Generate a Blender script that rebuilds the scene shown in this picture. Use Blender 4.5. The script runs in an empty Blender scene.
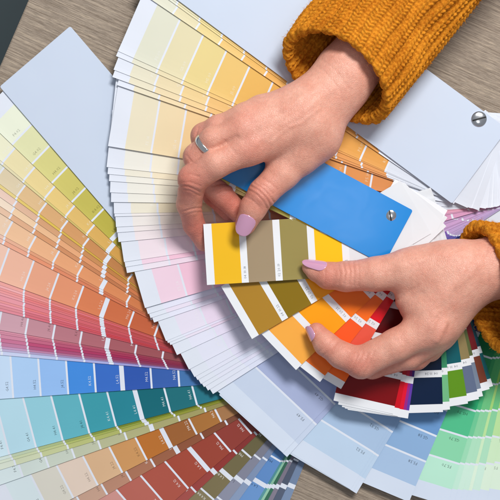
import bpy, math, random
import numpy as np
from mathutils import Vector, noise as mnoise

random.seed(7)
rng = np.random.default_rng(7)
scene = bpy.context.scene
COL = scene.collection
S = 0.0008          # metres per layout unit (one unit is about 0.8 mm)
H = 1125.0          # camera height in layout units

# ------------------------------------------------------------------ helpers
def U(px, py, z=0.0):
    f = (H - z) / H
    return np.array([(px - 250.0) * f, (250.0 - py) * f, z], dtype=float)

def lin(c):
    out = []
    for v in c[:3]:
        v = max(0.0, min(255.0, v)) / 255.0
        out.append(v / 12.92 if v <= 0.04045 else ((v + 0.055) / 1.055) ** 2.4)
    return (out[0], out[1], out[2], 1.0)

def empty(name, loc_u, label, cat, group=None):
    o = bpy.data.objects.new(name, None)
    COL.objects.link(o)
    o.location = Vector(loc_u) * S
    o.empty_display_size = 0.02
    o['label'] = label
    o['category'] = cat
    if group:
        o['group'] = group
    return o

def build(name, verts_u, faces, mats, parent=None, origin=None, mat_idx=None, colors=None, smooth=False):
    """One mesh object. verts_u in layout units (world), colours per face."""
    org = np.array(origin if origin is not None else (0, 0, 0), dtype=float)
    v = (np.asarray(verts_u, dtype=float) - org) * S
    me = bpy.data.meshes.new(name)
    me.from_pydata(v.tolist(), [], [list(map(int, f)) for f in faces])
    for m in (mats if isinstance(mats, (list, tuple)) else [mats]):
        me.materials.append(m)
    if mat_idx is not None:
        me.polygons.foreach_set('material_index', np.asarray(mat_idx, dtype=np.int32))
    if colors is not None:
        at = me.color_attributes.new('ink', 'FLOAT_COLOR', 'CORNER')
        tot = np.zeros(len(me.polygons), dtype=np.int32)
        me.polygons.foreach_get('loop_total', tot)
        arr = np.repeat(np.asarray(colors, dtype=np.float32), tot, axis=0)
        at.data.foreach_set('color', arr.ravel())
    if smooth:
        me.polygons.foreach_set('use_smooth', np.ones(len(me.polygons), dtype=bool))
    me.update()
    o = bpy.data.objects.new(name, me)
    COL.objects.link(o)
    if parent is not None:
        o.parent = parent
        o.location = Vector(org * S) - parent_world(parent)
    else:
        o.location = Vector(org * S)
    return o

def parent_world(p):
    l = p.location.copy()
    while p.parent is not None:
        p = p.parent
        l += p.location
    return l

# ------------------------------------------------------------------ materials
def new_mat(name):
    m = bpy.data.materials.new(name)
    m.use_nodes = True
    nt = m.node_tree
    b = nt.nodes['Principled BSDF']
    return m, nt, b

def mat_plain(name, col, rough=0.5, metal=0.0, spec=0.5, coat=0.0):
    m, nt, b = new_mat(name)
    b.inputs['Base Color'].default_value = col
    b.inputs['Roughness'].default_value = rough
    b.inputs['Metallic'].default_value = metal
    b.inputs['Specular IOR Level'].default_value = spec
    b.inputs['Coat Weight'].default_value = coat
    return m

def mat_page():
    m, nt, b = new_mat('printed_card')
    N, L = nt.nodes, nt.links
    a = N.new('ShaderNodeVertexColor'); a.layer_name = 'ink'
    tc = N.new('ShaderNodeTexCoord')
    nz = N.new('ShaderNodeTexNoise'); nz.inputs['Scale'].default_value = 900; nz.inputs['Detail'].default_value = 3
    L.new(tc.outputs['Object'], nz.inputs['Vector'])
    n2 = N.new('ShaderNodeTexNoise'); n2.inputs['Scale'].default_value = 22; n2.inputs['Detail'].default_value = 2
    L.new(tc.outputs['Object'], n2.inputs['Vector'])
    mr = N.new('ShaderNodeMapRange'); mr.inputs['To Min'].default_value = 0.94; mr.inputs['To Max'].default_value = 1.05
    L.new(n2.outputs['Fac'], mr.inputs['Value'])
    vm = N.new('ShaderNodeVectorMath'); vm.operation = 'SCALE'
    L.new(a.outputs['Color'], vm.inputs[0]); L.new(mr.outputs['Result'], vm.inputs['Scale'])
    L.new(vm.outputs['Vector'], b.inputs['Base Color'])
    r = N.new('ShaderNodeMapRange'); r.inputs['To Min'].default_value = 0.32; r.inputs['To Max'].default_value = 0.45
    L.new(n2.outputs['Fac'], r.inputs['Value']); L.new(r.outputs['Result'], b.inputs['Roughness'])
    bp = N.new('ShaderNodeBump'); bp.inputs['Strength'].default_value = 0.06; bp.inputs['Distance'].default_value = 0.0004
    L.new(nz.outputs['Fac'], bp.inputs['Height']); L.new(bp.outputs['Normal'], b.inputs['Normal'])
    b.inputs['Specular IOR Level'].default_value = 0.18
    return m

def mat_cover(name, rgb, rough, coat=0.0, crough=0.3):
    m, nt, b = new_mat(name)
    N, L = nt.nodes, nt.links
    tc = N.new('ShaderNodeTexCoord')
    n2 = N.new('ShaderNodeTexNoise'); n2.inputs['Scale'].default_value = 18
    L.new(tc.outputs['Object'], n2.inputs['Vector'])
    mx = N.new('ShaderNodeMix'); mx.data_type = 'RGBA'
    c = lin(rgb)
    mx.inputs[6].default_value = tuple(x * 0.93 for x in c[:3]) + (1,)
    mx.inputs[7].default_value = c
    L.new(n2.outputs['Fac'], mx.inputs[0]); L.new(mx.outputs[2], b.inputs['Base Color'])
    n3 = N.new('ShaderNodeTexNoise'); n3.inputs['Scale'].default_value = 260; n3.inputs['Detail'].default_value = 4
    L.new(tc.outputs['Object'], n3.inputs['Vector'])
    bp = N.new('ShaderNodeBump'); bp.inputs['Strength'].default_value = 0.05; bp.inputs['Distance'].default_value = 0.0004
    L.new(n3.outputs['Fac'], bp.inputs['Height']); L.new(bp.outputs['Normal'], b.inputs['Normal'])
    b.inputs['Roughness'].default_value = rough
    b.inputs['Coat Weight'].default_value = coat
    b.inputs['Specular IOR Level'].default_value = 0.2
    sm = N.new('ShaderNodeTexNoise'); sm.inputs['Scale'].default_value = 45; sm.inputs['Detail'].default_value = 6; sm.inputs['Distortion'].default_value = 1.5
    L.new(tc.outputs['Object'], sm.inputs['Vector'])
    sr = N.new('ShaderNodeMapRange'); sr.inputs['To Min'].default_value = crough - 0.04; sr.inputs['To Max'].default_value = crough + 0.09
    L.new(sm.outputs['Fac'], sr.inputs['Value']); L.new(sr.outputs['Result'], b.inputs['Coat Roughness'])
    return m

def mat_wood():
    m, nt, b = new_mat('grey_oak')
    N, L = nt.nodes, nt.links
    tc = N.new('ShaderNodeTexCoord')
    mp = N.new('ShaderNodeMapping'); mp.vector_type = 'POINT'
    mp.inputs['Rotation'].default_value = (0, 0, math.radians(24))
    L.new(tc.outputs['Object'], mp.inputs['Vector'])
    s1 = N.new('ShaderNodeMapping'); s1.inputs['Scale'].default_value = (9, 520, 9)
    L.new(mp.outputs['Vector'], s1.inputs['Vector'])
    # wobble
    w = N.new('ShaderNodeTexNoise'); w.inputs['Scale'].default_value = 14; w.inputs['Detail'].default_value = 3
    L.new(mp.outputs['Vector'], w.inputs['Vector'])
    add = N.new('ShaderNodeVectorMath'); add.operation = 'ADD'
    sc = N.new('ShaderNodeVectorMath'); sc.operation = 'SCALE'; sc.inputs['Scale'].default_value = 1.5
    L.new(w.outputs['Color'], sc.inputs[0])
    L.new(s1.outputs['Vector'], add.inputs[0]); L.new(sc.outputs['Vector'], add.inputs[1])
    g = N.new('ShaderNodeTexNoise'); g.inputs['Scale'].default_value = 1.6; g.inputs['Detail'].default_value = 7; g.inputs['Roughness'].default_value = 0.7
    L.new(add.outputs['Vector'], g.inputs['Vector'])
    s2 = N.new('ShaderNodeMapping'); s2.inputs['Scale'].default_value = (110, 2400, 110)
    L.new(mp.outputs['Vector'], s2.inputs['Vector'])
    p = N.new('ShaderNodeTexNoise'); p.inputs['Scale'].default_value = 1.3; p.inputs['Detail'].default_value = 3
    L.new(s2.outputs['Vector'], p.inputs['Vector'])
    cr = N.new('ShaderNodeValToRGB')
    e = cr.color_ramp.elements
    e[0].position = 0.33; e[0].color = lin((122, 104, 86))
    e[1].position = 0.68; e[1].color = lin((194, 175, 152))
    k = e.new(0.5); k.color = lin((158, 142, 126))
    L.new(g.outputs['Fac'], cr.inputs['Fac'])
    pr = N.new('ShaderNodeMapRange'); pr.inputs['From Min'].default_value = 0.36; pr.inputs['From Max'].default_value = 0.5
    pr.inputs['To Min'].default_value = 0.66; pr.inputs['To Max'].default_value = 1.0
    L.new(p.outputs['Fac'], pr.inputs['Value'])
    vm = N.new('ShaderNodeVectorMath'); vm.operation = 'SCALE'
    L.new(cr.outputs['Color'], vm.inputs[0]); L.new(pr.outputs['Result'], vm.inputs['Scale'])
    L.new(vm.outputs['Vector'], b.inputs['Base Color'])
    b.inputs['Roughness'].default_value = 0.6
    mu = N.new('ShaderNodeMath'); mu.operation = 'MULTIPLY'
    L.new(g.outputs['Fac'], mu.inputs[0]); L.new(pr.outputs['Result'], mu.inputs[1])
    bp = N.new('ShaderNodeBump'); bp.inputs['Strength'].default_value = 0.5; bp.inputs['Distance'].default_value = 0.0012
    L.new(mu.outputs['Value'], bp.inputs['Height']); L.new(bp.outputs['Normal'], b.inputs['Normal'])
    return m

def mat_skin():
    m, nt, b = new_mat('skin')
    N, L = nt.nodes, nt.links
    tc = N.new('ShaderNodeTexCoord')
    a = N.new('ShaderNodeVertexColor'); a.layer_name = 'flush'
    n1 = N.new('ShaderNodeTexNoise'); n1.inputs['Scale'].default_value = 75; n1.inputs['Detail'].default_value = 7; n1.inputs['Roughness'].default_value = 0.65
    L.new(tc.outputs['Object'], n1.inputs['Vector'])
    n1b = N.new('ShaderNodeTexNoise'); n1b.inputs['Scale'].default_value = 420; n1b.inputs['Detail'].default_value = 3
    L.new(tc.outputs['Object'], n1b.inputs['Vector'])
    cr = N.new('ShaderNodeMix'); cr.data_type = 'RGBA'
    cr.inputs[6].default_value = lin((218, 147, 125)); cr.inputs[7].default_value = lin((236, 178, 156))
    nr = N.new('ShaderNodeMapRange'); nr.inputs['From Min'].default_value = 0.24; nr.inputs['From Max'].default_value = 0.76
    L.new(n1.outputs['Fac'], nr.inputs['Value']); L.new(nr.outputs['Result'], cr.inputs[0])
    c2 = N.new('ShaderNodeMix'); c2.data_type = 'RGBA'
    c2.inputs[7].default_value = lin((204, 108, 92))
    sep = N.new('ShaderNodeSeparateColor'); L.new(a.outputs['Color'], sep.inputs[0])
    L.new(sep.outputs[0], c2.inputs[0]); L.new(cr.outputs[2], c2.inputs[6])
    mr = N.new('ShaderNodeMapRange'); mr.inputs['From Min'].default_value = 0.3; mr.inputs['From Max'].default_value = 0.7
    mr.inputs['To Min'].default_value = 0.93; mr.inputs['To Max'].default_value = 1.05
    L.new(n1b.outputs['Fac'], mr.inputs['Value'])
    vm = N.new('ShaderNodeVectorMath'); vm.operation = 'SCALE'
    L.new(c2.outputs[2], vm.inputs[0]); L.new(mr.outputs['Result'], vm.inputs['Scale'])
    L.new(vm.outputs['Vector'], b.inputs['Base Color'])
    b.inputs['Subsurface Weight'].default_value = 0.25
    b.inputs['Subsurface Radius'].default_value = (1.0, 0.35, 0.2)
    b.inputs['Subsurface Scale'].default_value = 0.004
    b.inputs['Roughness'].default_value = 0.47
    b.inputs['Specular IOR Level'].default_value = 0.5
    # fine skin relief: cells + noise
    vo = N.new('ShaderNodeTexVoronoi'); vo.inputs['Scale'].default_value = 750; vo.feature = 'DISTANCE_TO_EDGE'
    ds = N.new('ShaderNodeTexNoise'); ds.inputs['Scale'].default_value = 160; ds.inputs['Detail'].default_value = 2
    L.new(tc.outputs['Object'], ds.inputs['Vector'])
    mxv = N.new('ShaderNodeVectorMath'); mxv.operation = 'MULTIPLY_ADD'
    L.new(ds.outputs['Color'], mxv.inputs[0]); mxv.inputs[1].default_value = (0.004, 0.004, 0.004); L.new(tc.outputs['Object'], mxv.inputs[2])
    L.new(mxv.outputs['Vector'], vo.inputs['Vector'])
    vr = N.new('ShaderNodeMapRange'); vr.inputs['From Max'].default_value = 0.25
    L.new(vo.outputs['Distance'], vr.inputs['Value'])
    n3 = N.new('ShaderNodeTexNoise'); n3.inputs['Scale'].default_value = 260; n3.inputs['Detail'].default_value = 5
    L.new(tc.outputs['Object'], n3.inputs['Vector'])
    ad = N.new('ShaderNodeMath'); ad.operation = 'MULTIPLY_ADD'; ad.inputs[1].default_value = 0.45
    L.new(vr.outputs['Result'], ad.inputs[0]); L.new(n3.outputs['Fac'], ad.inputs[2])
    bp = N.new('ShaderNodeBump'); bp.inputs['Strength'].default_value = 0.48; bp.inputs['Distance'].default_value = 0.00045
    L.new(ad.outputs['Value'], bp.inputs['Height']); L.new(bp.outputs['Normal'], b.inputs['Normal'])
    return m

def mat_wool():
    m, nt, b = new_mat('mustard_wool')
    N, L = nt.nodes, nt.links
    tc = N.new('ShaderNodeTexCoord')
    n1 = N.new('ShaderNodeTexNoise'); n1.inputs['Scale'].default_value = 500; n1.inputs['Detail'].default_value = 4
    L.new(tc.outputs['Object'], n1.inputs['Vector'])
    n2 = N.new('ShaderNodeTexNoise'); n2.inputs['Scale'].default_value = 40; n2.inputs['Detail'].default_value = 2
    L.new(tc.outputs['Object'], n2.inputs['Vector'])
    ad = N.new('ShaderNodeMath'); ad.operation = 'MULTIPLY_ADD'; ad.inputs[1].default_value = 0.6
    L.new(n2.outputs['Fac'], ad.inputs[0]); L.new(n1.outputs['Fac'], ad.inputs[2])
    cr = N.new('ShaderNodeValToRGB'); e = cr.color_ramp.elements
    e[0].position = 0.5; e[0].color = lin((164, 86, 12)); e[1].position = 1.05; e[1].color = lin((230, 152, 44))
    L.new(ad.outputs['Value'], cr.inputs['Fac']); L.new(cr.outputs['Color'], b.inputs['Base Color'])
    b.inputs['Roughness'].default_value = 0.95
    b.inputs['Specular IOR Level'].default_value = 0.1
    b.inputs['Sheen Weight'].default_value = 0.15
    b.inputs['Sheen Tint'].default_value = lin((245, 180, 70))
    n3 = N.new('ShaderNodeTexNoise'); n3.inputs['Scale'].default_value = 1500; n3.inputs['Detail'].default_value = 3
    L.new(tc.outputs['Object'], n3.inputs['Vector'])
    bp = N.new('ShaderNodeBump'); bp.inputs['Strength'].default_value = 0.8; bp.inputs['Distance'].default_value = 0.0006
    L.new(n3.outputs['Fac'], bp.inputs['Height']); L.new(bp.outputs['Normal'], b.inputs['Normal'])
    return m

M_PAGE = mat_page()
M_WHITE = mat_cover('white_cover_card', (203, 214, 232), 0.34, 0.2)
M_BLUE = mat_cover('glossy_blue_card', (0, 134, 216), 0.34, 0.5, 0.15)
M_STEEL = mat_plain('polished_steel', (0.62, 0.62, 0.64, 1), 0.16, 1.0)
M_DARK = mat_plain('dark_slot', (0.02, 0.02, 0.02, 1), 0.5, 0.6)
M_WOOD = mat_wood()
M_SKIN = mat_skin()
M_WOOL = mat_wool()
M_NAIL = mat_plain('lilac_nail_polish', lin((214, 158, 190)), 0.09, 0.0, 0.8, 1.0)
M_SILVER = mat_plain('silver_ring', (0.72, 0.70, 0.68, 1), 0.16, 1.0)
M_FLOOR = mat_plain('dark_floor', lin((58, 72, 76)), 0.6)

# ------------------------------------------------------------------ lettering
GLYPH = {}
def glyphs():
    for ch in 'FGHJKLMNPRST0123456789.wroadtinm':
        cu = bpy.data.curves.new('glyph', 'FONT')
        cu.body = ch; cu.size = 1.0; cu.resolution_u = 1
        ob = bpy.data.objects.new('glyph', cu)
        COL.objects.link(ob)
        dg = bpy.context.evaluated_depsgraph_get()
        me = bpy.data.meshes.new_from_object(ob.evaluated_get(dg))
        v = np.array([w.co[:2] for w in me.vertices]) if len(me.vertices) else np.zeros((0, 2))
        f = [list(p.vertices) for p in me.polygons]
        bpy.data.objects.remove(ob); bpy.data.curves.remove(cu); bpy.data.meshes.remove(me)
        wd = (v[:, 0].max() if len(v) else 0.3) + 0.07
        GLYPH[ch] = (v, f, wd)
glyphs()

class MB:
    def __init__(s): s.v = []; s.f = []; s.c = []
    def quad(s, pts, col):
        n = len(s.v); s.v += [np.asarray(p, float) for p in pts]; s.f.append([n + i for i in range(len(pts))]); s.c.append(col)
    def text(s, txt, fn, size, col):
        """fn(x,y) -> world point for text-plane coordinates"""
        x = 0.0
        for ch in txt:
            if ch == ' ':
                x += 0.35; continue
            v, f, wd = GLYPH[ch]
            n = len(s.v)
            s.v += [fn((x + a) * size, b * size) for a, b in v]
            for q in f:
                s.f.append([n + i for i in q]); s.c.append(col)
            x += wd

# ------------------------------------------------------------------ fan decks
LET = 'FGHJKLMNPRSTFG'
def ramp(keys, n):
    """keys: list of colours (evenly placed unless (idx,colour)); returns n sRGB colours"""
    if not isinstance(keys[0][0], (int, float)) :
        ks = [(i, c) for i, c in keys]
    else:
        ks = [(i * (n - 1) / (len(keys) - 1), c) for i, c in enumerate(keys)]
    out = []
    for i in range(n):
        if i <= ks[0][0]: out.append(ks[0][1]); continue
        if i >= ks[-1][0]: out.append(ks[-1][1]); continue
        for (a, ca), (b, cb) in zip(ks, ks[1:]):
            if a <= i <= b:
                t = (i - a) / (b - a); out.append(tuple(ca[k] + (cb[k] - ca[k]) * t for k in range(3))); break
    return out

def edge_angle(P, q, d):
    dx, dy = q[0] - P[0], q[1] - P[1]
    D = math.hypot(dx, dy)
    return math.atan2(dy, dx) + math.asin(min(0.99, d / D)), math.sqrt(max(D * D - d * d, 1))

KB = [0, 1.5, 4, 8, 14, 24]
KH = [1.0, 0.78, 0.50, 0.26, 0.09, 0.0]
class Deck:
    curl = 0.7
    def __init__(s, name, label, P, z0, dB, dA, L, back, root):
        s.P, s.dB, s.dA, s.L, s.back = P, dB, dA, L, back
        s.root = root

    def frame(s, q, corner=False, ang=None):
        """q: a point on the page's long B edge (pixel space), or its tip corner."""
        a, along = edge_angle(s.P, q, s.dB)
        if ang is not None: a = math.radians(ang)
        u = np.array([math.cos(a), math.sin(a)])
        n = np.array([u[1], -u[0]])
        if corner:
            cB = np.array(q, float)
        elif ang is not None:
            cB = np.array(q, float)
        else:
            cB = np.array(s.P) + u * s.L + n * s.dB
        return u, n, cB

    def page(s, q, z, layout, code, corner=False, ang=None, white=(222, 227, 238), zt=None, th=0.22, ink=None,
             part='swatch_page', label=None, wav=0.0, width=None):
        tn = random.uniform(-11, 5)  # white pivot end toned per page, painted in for shading between sheets
        white = tuple(v + tn for v in white)
        u, n, cB = s.frame(q, corner, ang)
        W_ = width or (s.dA + s.dB)
        Lt = s.L + s.back
        ztip = z if zt is None else zt
        mb = MB()
        ph = random.random() * 6.28
        def zz(a, b):
            t = a / Lt
            # b: 0 at B edge, W at A edge.  mild sag/curl of the card
            c = s.curl * float(np.interp(b, KB, KH))       # the cut edge of the card springs up a little
            return ztip + (z - ztip) * min(1, t) + c
        def pt(a, b, dz=0.0):
            p = cB - u * a - n * b
            return U(p[0], p[1], zz(a, b) + dz)
        # layout: list of (length, colour) from tip
        xs = [0.0]; cols = []
        for ln, c in layout:
            xs.append(xs[-1] + ln); cols.append(c)
        if xs[-1] < Lt:
            xs.append(Lt); cols.append(white)
        for i, c in enumerate(cols):
            a0, a1 = xs[i], min(xs[i + 1], Lt)
            if a0 >= Lt: break
            bs = KB + [W_]
            for b0, b1 in zip(bs, bs[1:]):
                mb.quad([pt(a0, b0), pt(a1, b0), pt(a1, b1), pt(a0, b1)], lin(c))
            # sides
            wl = lin((226, 228, 234))
            def dn(p): return p - np.array([0, 0, th])
            mb.quad([pt(a0, 0), dn(pt(a0, 0)), dn(pt(a1, 0)), pt(a1, 0)], wl)
            mb.quad([pt(a0, W_), pt(a1, W_), dn(pt(a1, W_)), dn(pt(a0, W_))], wl)
            for b0, b1 in zip(bs, bs[1:]):
                mb.quad([dn(pt(a0, b0)), dn(pt(a0, b1)), dn(pt(a1, b1)), dn(pt(a1, b0))], wl)
        for b0, b1 in zip(bs, bs[1:]):
            mb.quad([pt(0, b0), pt(0, b1), dn(pt(0, b1)), dn(pt(0, b0))], wl)
            mb.quad([pt(Lt, b0), dn(pt(Lt, b0)), dn(pt(Lt, b1)), pt(Lt, b1)], wl)
        for (txt, a, b, size, c) in code:
            # text reads from the B edge towards the A edge, letters' tops to the tip
            mb.text(txt, lambda x, y, a=a, b=b: pt(a - y, b + x, 0.03), size, lin(c))
        o = build(part, mb.v, mb.f, M_PAGE, s.root, s.root_u, colors=mb.c)
        if label: o['label'] = label
        return o

    def cover(s, q, z, mat, th=0.9, ang=None, corner=False, part='cover', zt=None):
        u, n, cB = s.frame(q, corner, ang)
        Lt = s.L + s.back + 2
        W_ = s.dA + s.dB + 1
        ztip = z if zt is None else zt
        pts = []
        R = 2.0
        def cor(a, b, sa, sb):
            res = []
            for k in range(5):
                t = k / 4 * math.pi / 2
                res.append((a + sa * R * (1 - math.sin(t)), b + sb * R * (1 - math.cos(t))))  # from the end edge's side round to the long side
            return res
        ring = cor(0, 0, 1, 1) + cor(0, W_, 1, -1)[::-1] + cor(Lt, W_, -1, -1) + cor(Lt, 0, -1, 1)[::-1]
        def pt(a, b, dz):
            p = cB - u * a - n * b
            zc = ztip + (z - ztip) * (a / Lt)
            w = U(p[0], p[1], zc); w[2] += dz
            return w
        m = len(ring); v = []; f = []
        bev = 0.18
        for k, (dz, ins) in enumerate([(0, bev), (-bev, 0), (-th, 0)]):
            for (a, b) in ring:
                ca, cb = Lt / 2, W_ / 2
                v.append(pt(a + (ins if a < ca else -ins), b + (ins if b < cb else -ins), dz))
        f.append(list(range(m)))
        f.append([2 * m + i for i in range(m)][::-1])
        for k in range(2):
            for i in range(m):
                j = (i + 1) % m
                f.append([k * m + i, (k + 1) * m + i, (k + 1) * m + j, k * m + j])
        return build(part, v, f, mat, s.root, s.root_u)

def screw(deck, px, py, z, r, slot_ang):
    c = U(px, py, z)
    v, f = [], []
    prof = [(1.0, -1.5), (1.0, 0.35), (0.93, 0.75), (0.7, 1.25), (0.4, 1.55), (0.0, 1.65)]
    n = 40
    for (rr, h) in prof[:-1]:
        for i in range(n):
            t = 2 * math.pi * i / n
            v.append(c + np.array([rr * r * math.cos(t), rr * r * math.sin(t), h * r / 7]))
    v.append(c + np.array([0, 0, prof[-1][1] * r / 7]))
    for k in range(len(prof) - 2):
        for i in range(n):
            j = (i + 1) % n
            f.append([k * n + i, k * n + j, (k + 1) * n + j, (k + 1) * n + i])
    k = len(prof) - 2
    for i in range(n):
        f.append([k * n + i, k * n + (i + 1) % n, len(v) - 1])
    o = build('screw', v, f, M_STEEL, deck.root, deck.root_u, smooth=True)
    # slot: a dark bar let into the dome
    ca, sa = math.cos(slot_ang), math.sin(slot_ang)
    v = []; f = []
    m = 12
    for i in range(m + 1):
        t = -0.9 + 1.8 * i / m
        hh = (1.80 - 0.95 * t * t) * r / 7 
        for w in (-0.10, 0.10):
            x, y = t * r, w * r
            v.append(c + np.array([ca * x - sa * y, sa * x + ca * y, hh]))
    for i in range(m):
        f.append([2 * i, 2 * i + 2, 2 * i + 3, 2 * i + 1])
    build('screw_slot', v, f, M_DARK, o, deck.root_u)
    return o

def layout_big(cols, n=10, band=17.0, pitch=27.6, sep=1.9, wide=4.6, white=(222, 227, 238), bandc=None):
    out = [(band, bandc or white)]
    for i in range(n):
        w = wide if i == 5 else sep
        out.append((pitch - (sep if i != 5 else sep + 1.8), cols[i]))
        out.append((w, white))
    return out

def codes_big(cols, num, n=10, band=17.0, pitch=27.6, sep=2.0, d0=7.0, size=3.9, ser='4', faint=False):
    res = []
    x = band
    for i in range(n):
        lum = 0.3 * cols[i][0] + 0.6 * cols[i][1] + 0.1 * cols[i][2]
        c = tuple(max(0, v * (0.56 if cols[i][2] > cols[i][0] else 0.72)) for v in cols[i]) if lum > 132 else tuple(v * 0.22 + 240 * 0.76 for v in cols[i])
        if faint: c = tuple(v * 0.5 + 236 * 0.5 for v in cols[i])
        res.append(('%s%s.%02d' % (LET[i], ser, num), x + pitch - sep - 3.0, d0, size, c))
        x += pitch + (1.8 if i == 5 else 0)
    return res

# ---- left deck -------------------------------------------------------------
WHT = (222, 227, 238)
def boost(c, sat=1.12, gain=1.0):
    m = sum(c) / 3.0
    return tuple(max(4, min(245, (m + (v - m) * sat) * gain)) for v in c)

rootA = empty('colour_fan_deck', U(286, 302, 0), 'lowest fan deck with pages running from yellow through red and teal to brown', 'fan deck')
deckA = Deck('A', '', (286, 302), 0, 77, 15, 350, 17, rootA); deckA.root_u = U(286, 302, 0)
A_pages = [
 ((28,160), [(222,226,205),(212,212,166),(204,198,126),(198,188,102),(188,178,84),(178,167,68),(165,150,50),(155,140,45),(145,130,40),(135,120,40)], 'page of yellow greens'),
 ((0,160), [(226,224,195),(222,205,150),(221,192,120),(212,172,95),(200,150,72),(170,120,50),(150,100,45)], None),
 ((0,167), [(228,222,205),(220,190,130),(205,155,90),(180,125,65),(150,100,50)], None),
 ((0,184), [(212,214,196),(214,175,125),(200,140,88),(172,112,62),(140,90,50)], None),
 ((0,188), [(222,205,150),(212,180,80),(190,145,55),(160,115,45)], None),
 ((0,206), [(230,224,218),(228,190,150),(216,150,105),(196,115,70),(160,85,50)], None),
 ((0,213), [(225,200,180),(206,146,104),(182,112,72),(150,85,52)], None),
 ((0,234), [(226,208,190),(228,180,140),(220,150,105),(200,118,72),(170,90,52)], None),
 ((0,238), [(230,200,188),(214,150,115),(196,112,74),(160,80,52)], None),
 ((0,243), [(232,198,186),(220,140,106),(200,110,76),(165,80,55)], None),
 ((0,281), [(236,208,198),(232,190,170),(229,176,152),(224,158,128),(219,142,106),(208,120,80),(196,104,66),(186,92,58),(172,80,52),(150,70,50)], 'page of salmon and terracotta'),
 ((0,285), [(238,212,214),(226,150,142),(208,110,100),(186,80,72),(150,62,58)], None),
 ((0,290), [(238,208,212),(222,136,134),(204,96,92),(178,70,66),(145,58,55)], None),
 ((0,295), [(236,202,210),(216,124,130),(198,86,88),(170,62,62)], None),
 ((0,300), [(234,196,206),(214,120,130),(192,78,86),(165,56,62)], None),
 ((0,305), [(236,196,208),(218,118,132),(194,74,88),(160,52,62)], None),
 ((0,311), [(230,186,198),(208,104,118),(186,70,82),(150,50,60)], None),
 ((0,330), [(216,190,204),(196,150,162),(172,104,114),(152,80,86),(122,62,66)], 'page of dusty rose'),
 ((0,334), [(222,190,206),(192,104,128),(168,64,90),(130,45,66)], None),
 ((0,338), [(226,196,212),(186,96,124),(160,52,84),(120,40,62)], None),
 ((0,342), [(214,182,204),(180,74,112),(156,42,82),(118,36,62)], None),
 ((0,346), [(210,186,210),(172,86,124),(146,52,92),(110,40,70)], None),
 ((0,351), [(204,196,220),(168,150,188),(140,96,140),(110,60,100)], None),
 ((0,355), [(214,218,236),(180,188,222),(150,150,205),(120,110,175)], None),
 ((0,399), [(206,222,240),(190,212,238),(166,198,234),(142,182,232),(64,134,214),(54,104,190),(46,84,168),(54,92,166),(66,112,168),(60,110,150)], 'page of clear blues'),
 ((0,457), [(198,222,232),(176,212,226),(142,198,212),(92,172,186),(58,150,164),(38,128,144),(20,100,112),(30,106,116),(36,112,128),(30,100,118)], 'page of teals'),
 ((0,460.5), [(204,218,210),(160,176,120),(120,136,50),(90,104,28),(70,80,24)], None),
 ((0,463.5), [(206,216,196),(170,180,104),(130,142,46),(100,110,26)], None),
 ((0,470), [(208,216,200),(178,184,118),(148,152,62),(118,122,34)], None),
 ((0,485), [(206,220,222),(190,198,182),(172,172,128),(158,152,98),(132,122,62)], 'page of sage greens'),
 ((80,494.6), [(206,220,224),(208,204,192),(218,198,182),(210,172,134),(198,144,90),(180,108,46),(152,94,50),(164,108,54),(160,114,74),(140,95,60)], 'page of sand and ochre browns'),
 ((98,500), [(206,200,194),(196,160,140),(170,116,92),(146,88,62),(124,70,48),(110,74,60)], None),
 ((178,497.6), [(226,210,206),(218,192,186),(200,142,134),(178,98,86),(168,82,68),(160,72,56),(150,66,52),(140,60,52),(124,58,54),(108,52,50)], 'page of brick reds'),
 ((188,500), [(214,190,190),(170,90,84),(140,54,50),(112,44,44)], None),
 ((216,497.6), [(190,190,178),(150,140,116),(124,112,80),(104,96,66),(88,84,58)], 'page of olive browns'),
 ((229,500), [(196,200,214),(152,156,176),(126,128,146),(104,104,112)], None),
 ((239,500), [(200,210,226),(150,166,192),(122,140,172),(100,112,140)], None),
 ((258,500), [(190,212,236),(124,164,212),(92,134,190),(60,106,154)], None),
 ((261,500), [(180,210,216),(90,150,156),(50,110,116)], None),
 ((264,500), [(200,226,210),(150,196,170),(90,150,120)], None),
 ((268,500), [(150,190,170),(60,110,90),(40,80,64)], None),
 ((273,500), [(200,198,208),(130,124,140),(92,86,102)], None),
 ((281,500), [(180,188,200),(86,96,116),(60,66,84)], None),
 ((290,500), [(196,208,226),(122,142,172),(84,100,130)], None),
]
A0 = A_pages[0]; A1 = [p for p in A_pages[1:] if p[0][0] != 0]
extra = [((0, y), [tuple(v + random.uniform(-12, 10) for v in k_) for k_ in ks], None) for y, ks in (
    (163.5, [(224,222,190),(216,190,120),(196,150,84),(160,112,56)]), (172, [(230,214,170),(224,176,112),(204,138,84),(170,104,58)]),
    (177, [(226,220,200),(206,160,104),(186,128,74),(150,100,54)]), (192, [(234,222,190),(226,190,110),(206,154,70),(176,116,52)]),
    (197, [(228,218,200),(214,156,108),(192,122,76),(156,92,54)]), (201.5, [(232,226,216),(230,186,140),(212,146,96),(184,108,64)]),
    (218.5, [(230,210,190),(226,170,122),(206,128,82),(176,98,60)]), (223, [(226,214,204),(206,142,108),(186,112,80),(150,86,60)]),
    (229, [(232,214,196),(224,166,120),(210,128,84),(180,98,62)]),
    (287.5, [(238,210,212),(224,142,138),(206,104,98),(180,76,70)]), (292.5, [(238,206,212),(220,130,132),(200,90,90),(172,66,64)]),
    (302.5, [(234,194,204),(212,116,128),(190,76,84),(160,54,62)]), (308, [(232,190,202),(212,110,124),(188,72,84),(156,52,60)]),
    (332, [(220,190,206),(196,116,136),(170,74,96),(136,50,68)]), (348.5, [(208,192,214),(170,116,152),(142,70,112),(110,50,84)]))]
extra = [p for p in extra if p[0][1] not in (172, 177, 192, 201.5, 218.5, 223, 229)]
A_pages = sorted([p for p in A_pages if p[0][0] == 0 and p[0][1] != 167] + extra, key=lambda p: p[0][1])
A_pages = [A0] + A_pages + A1
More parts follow.
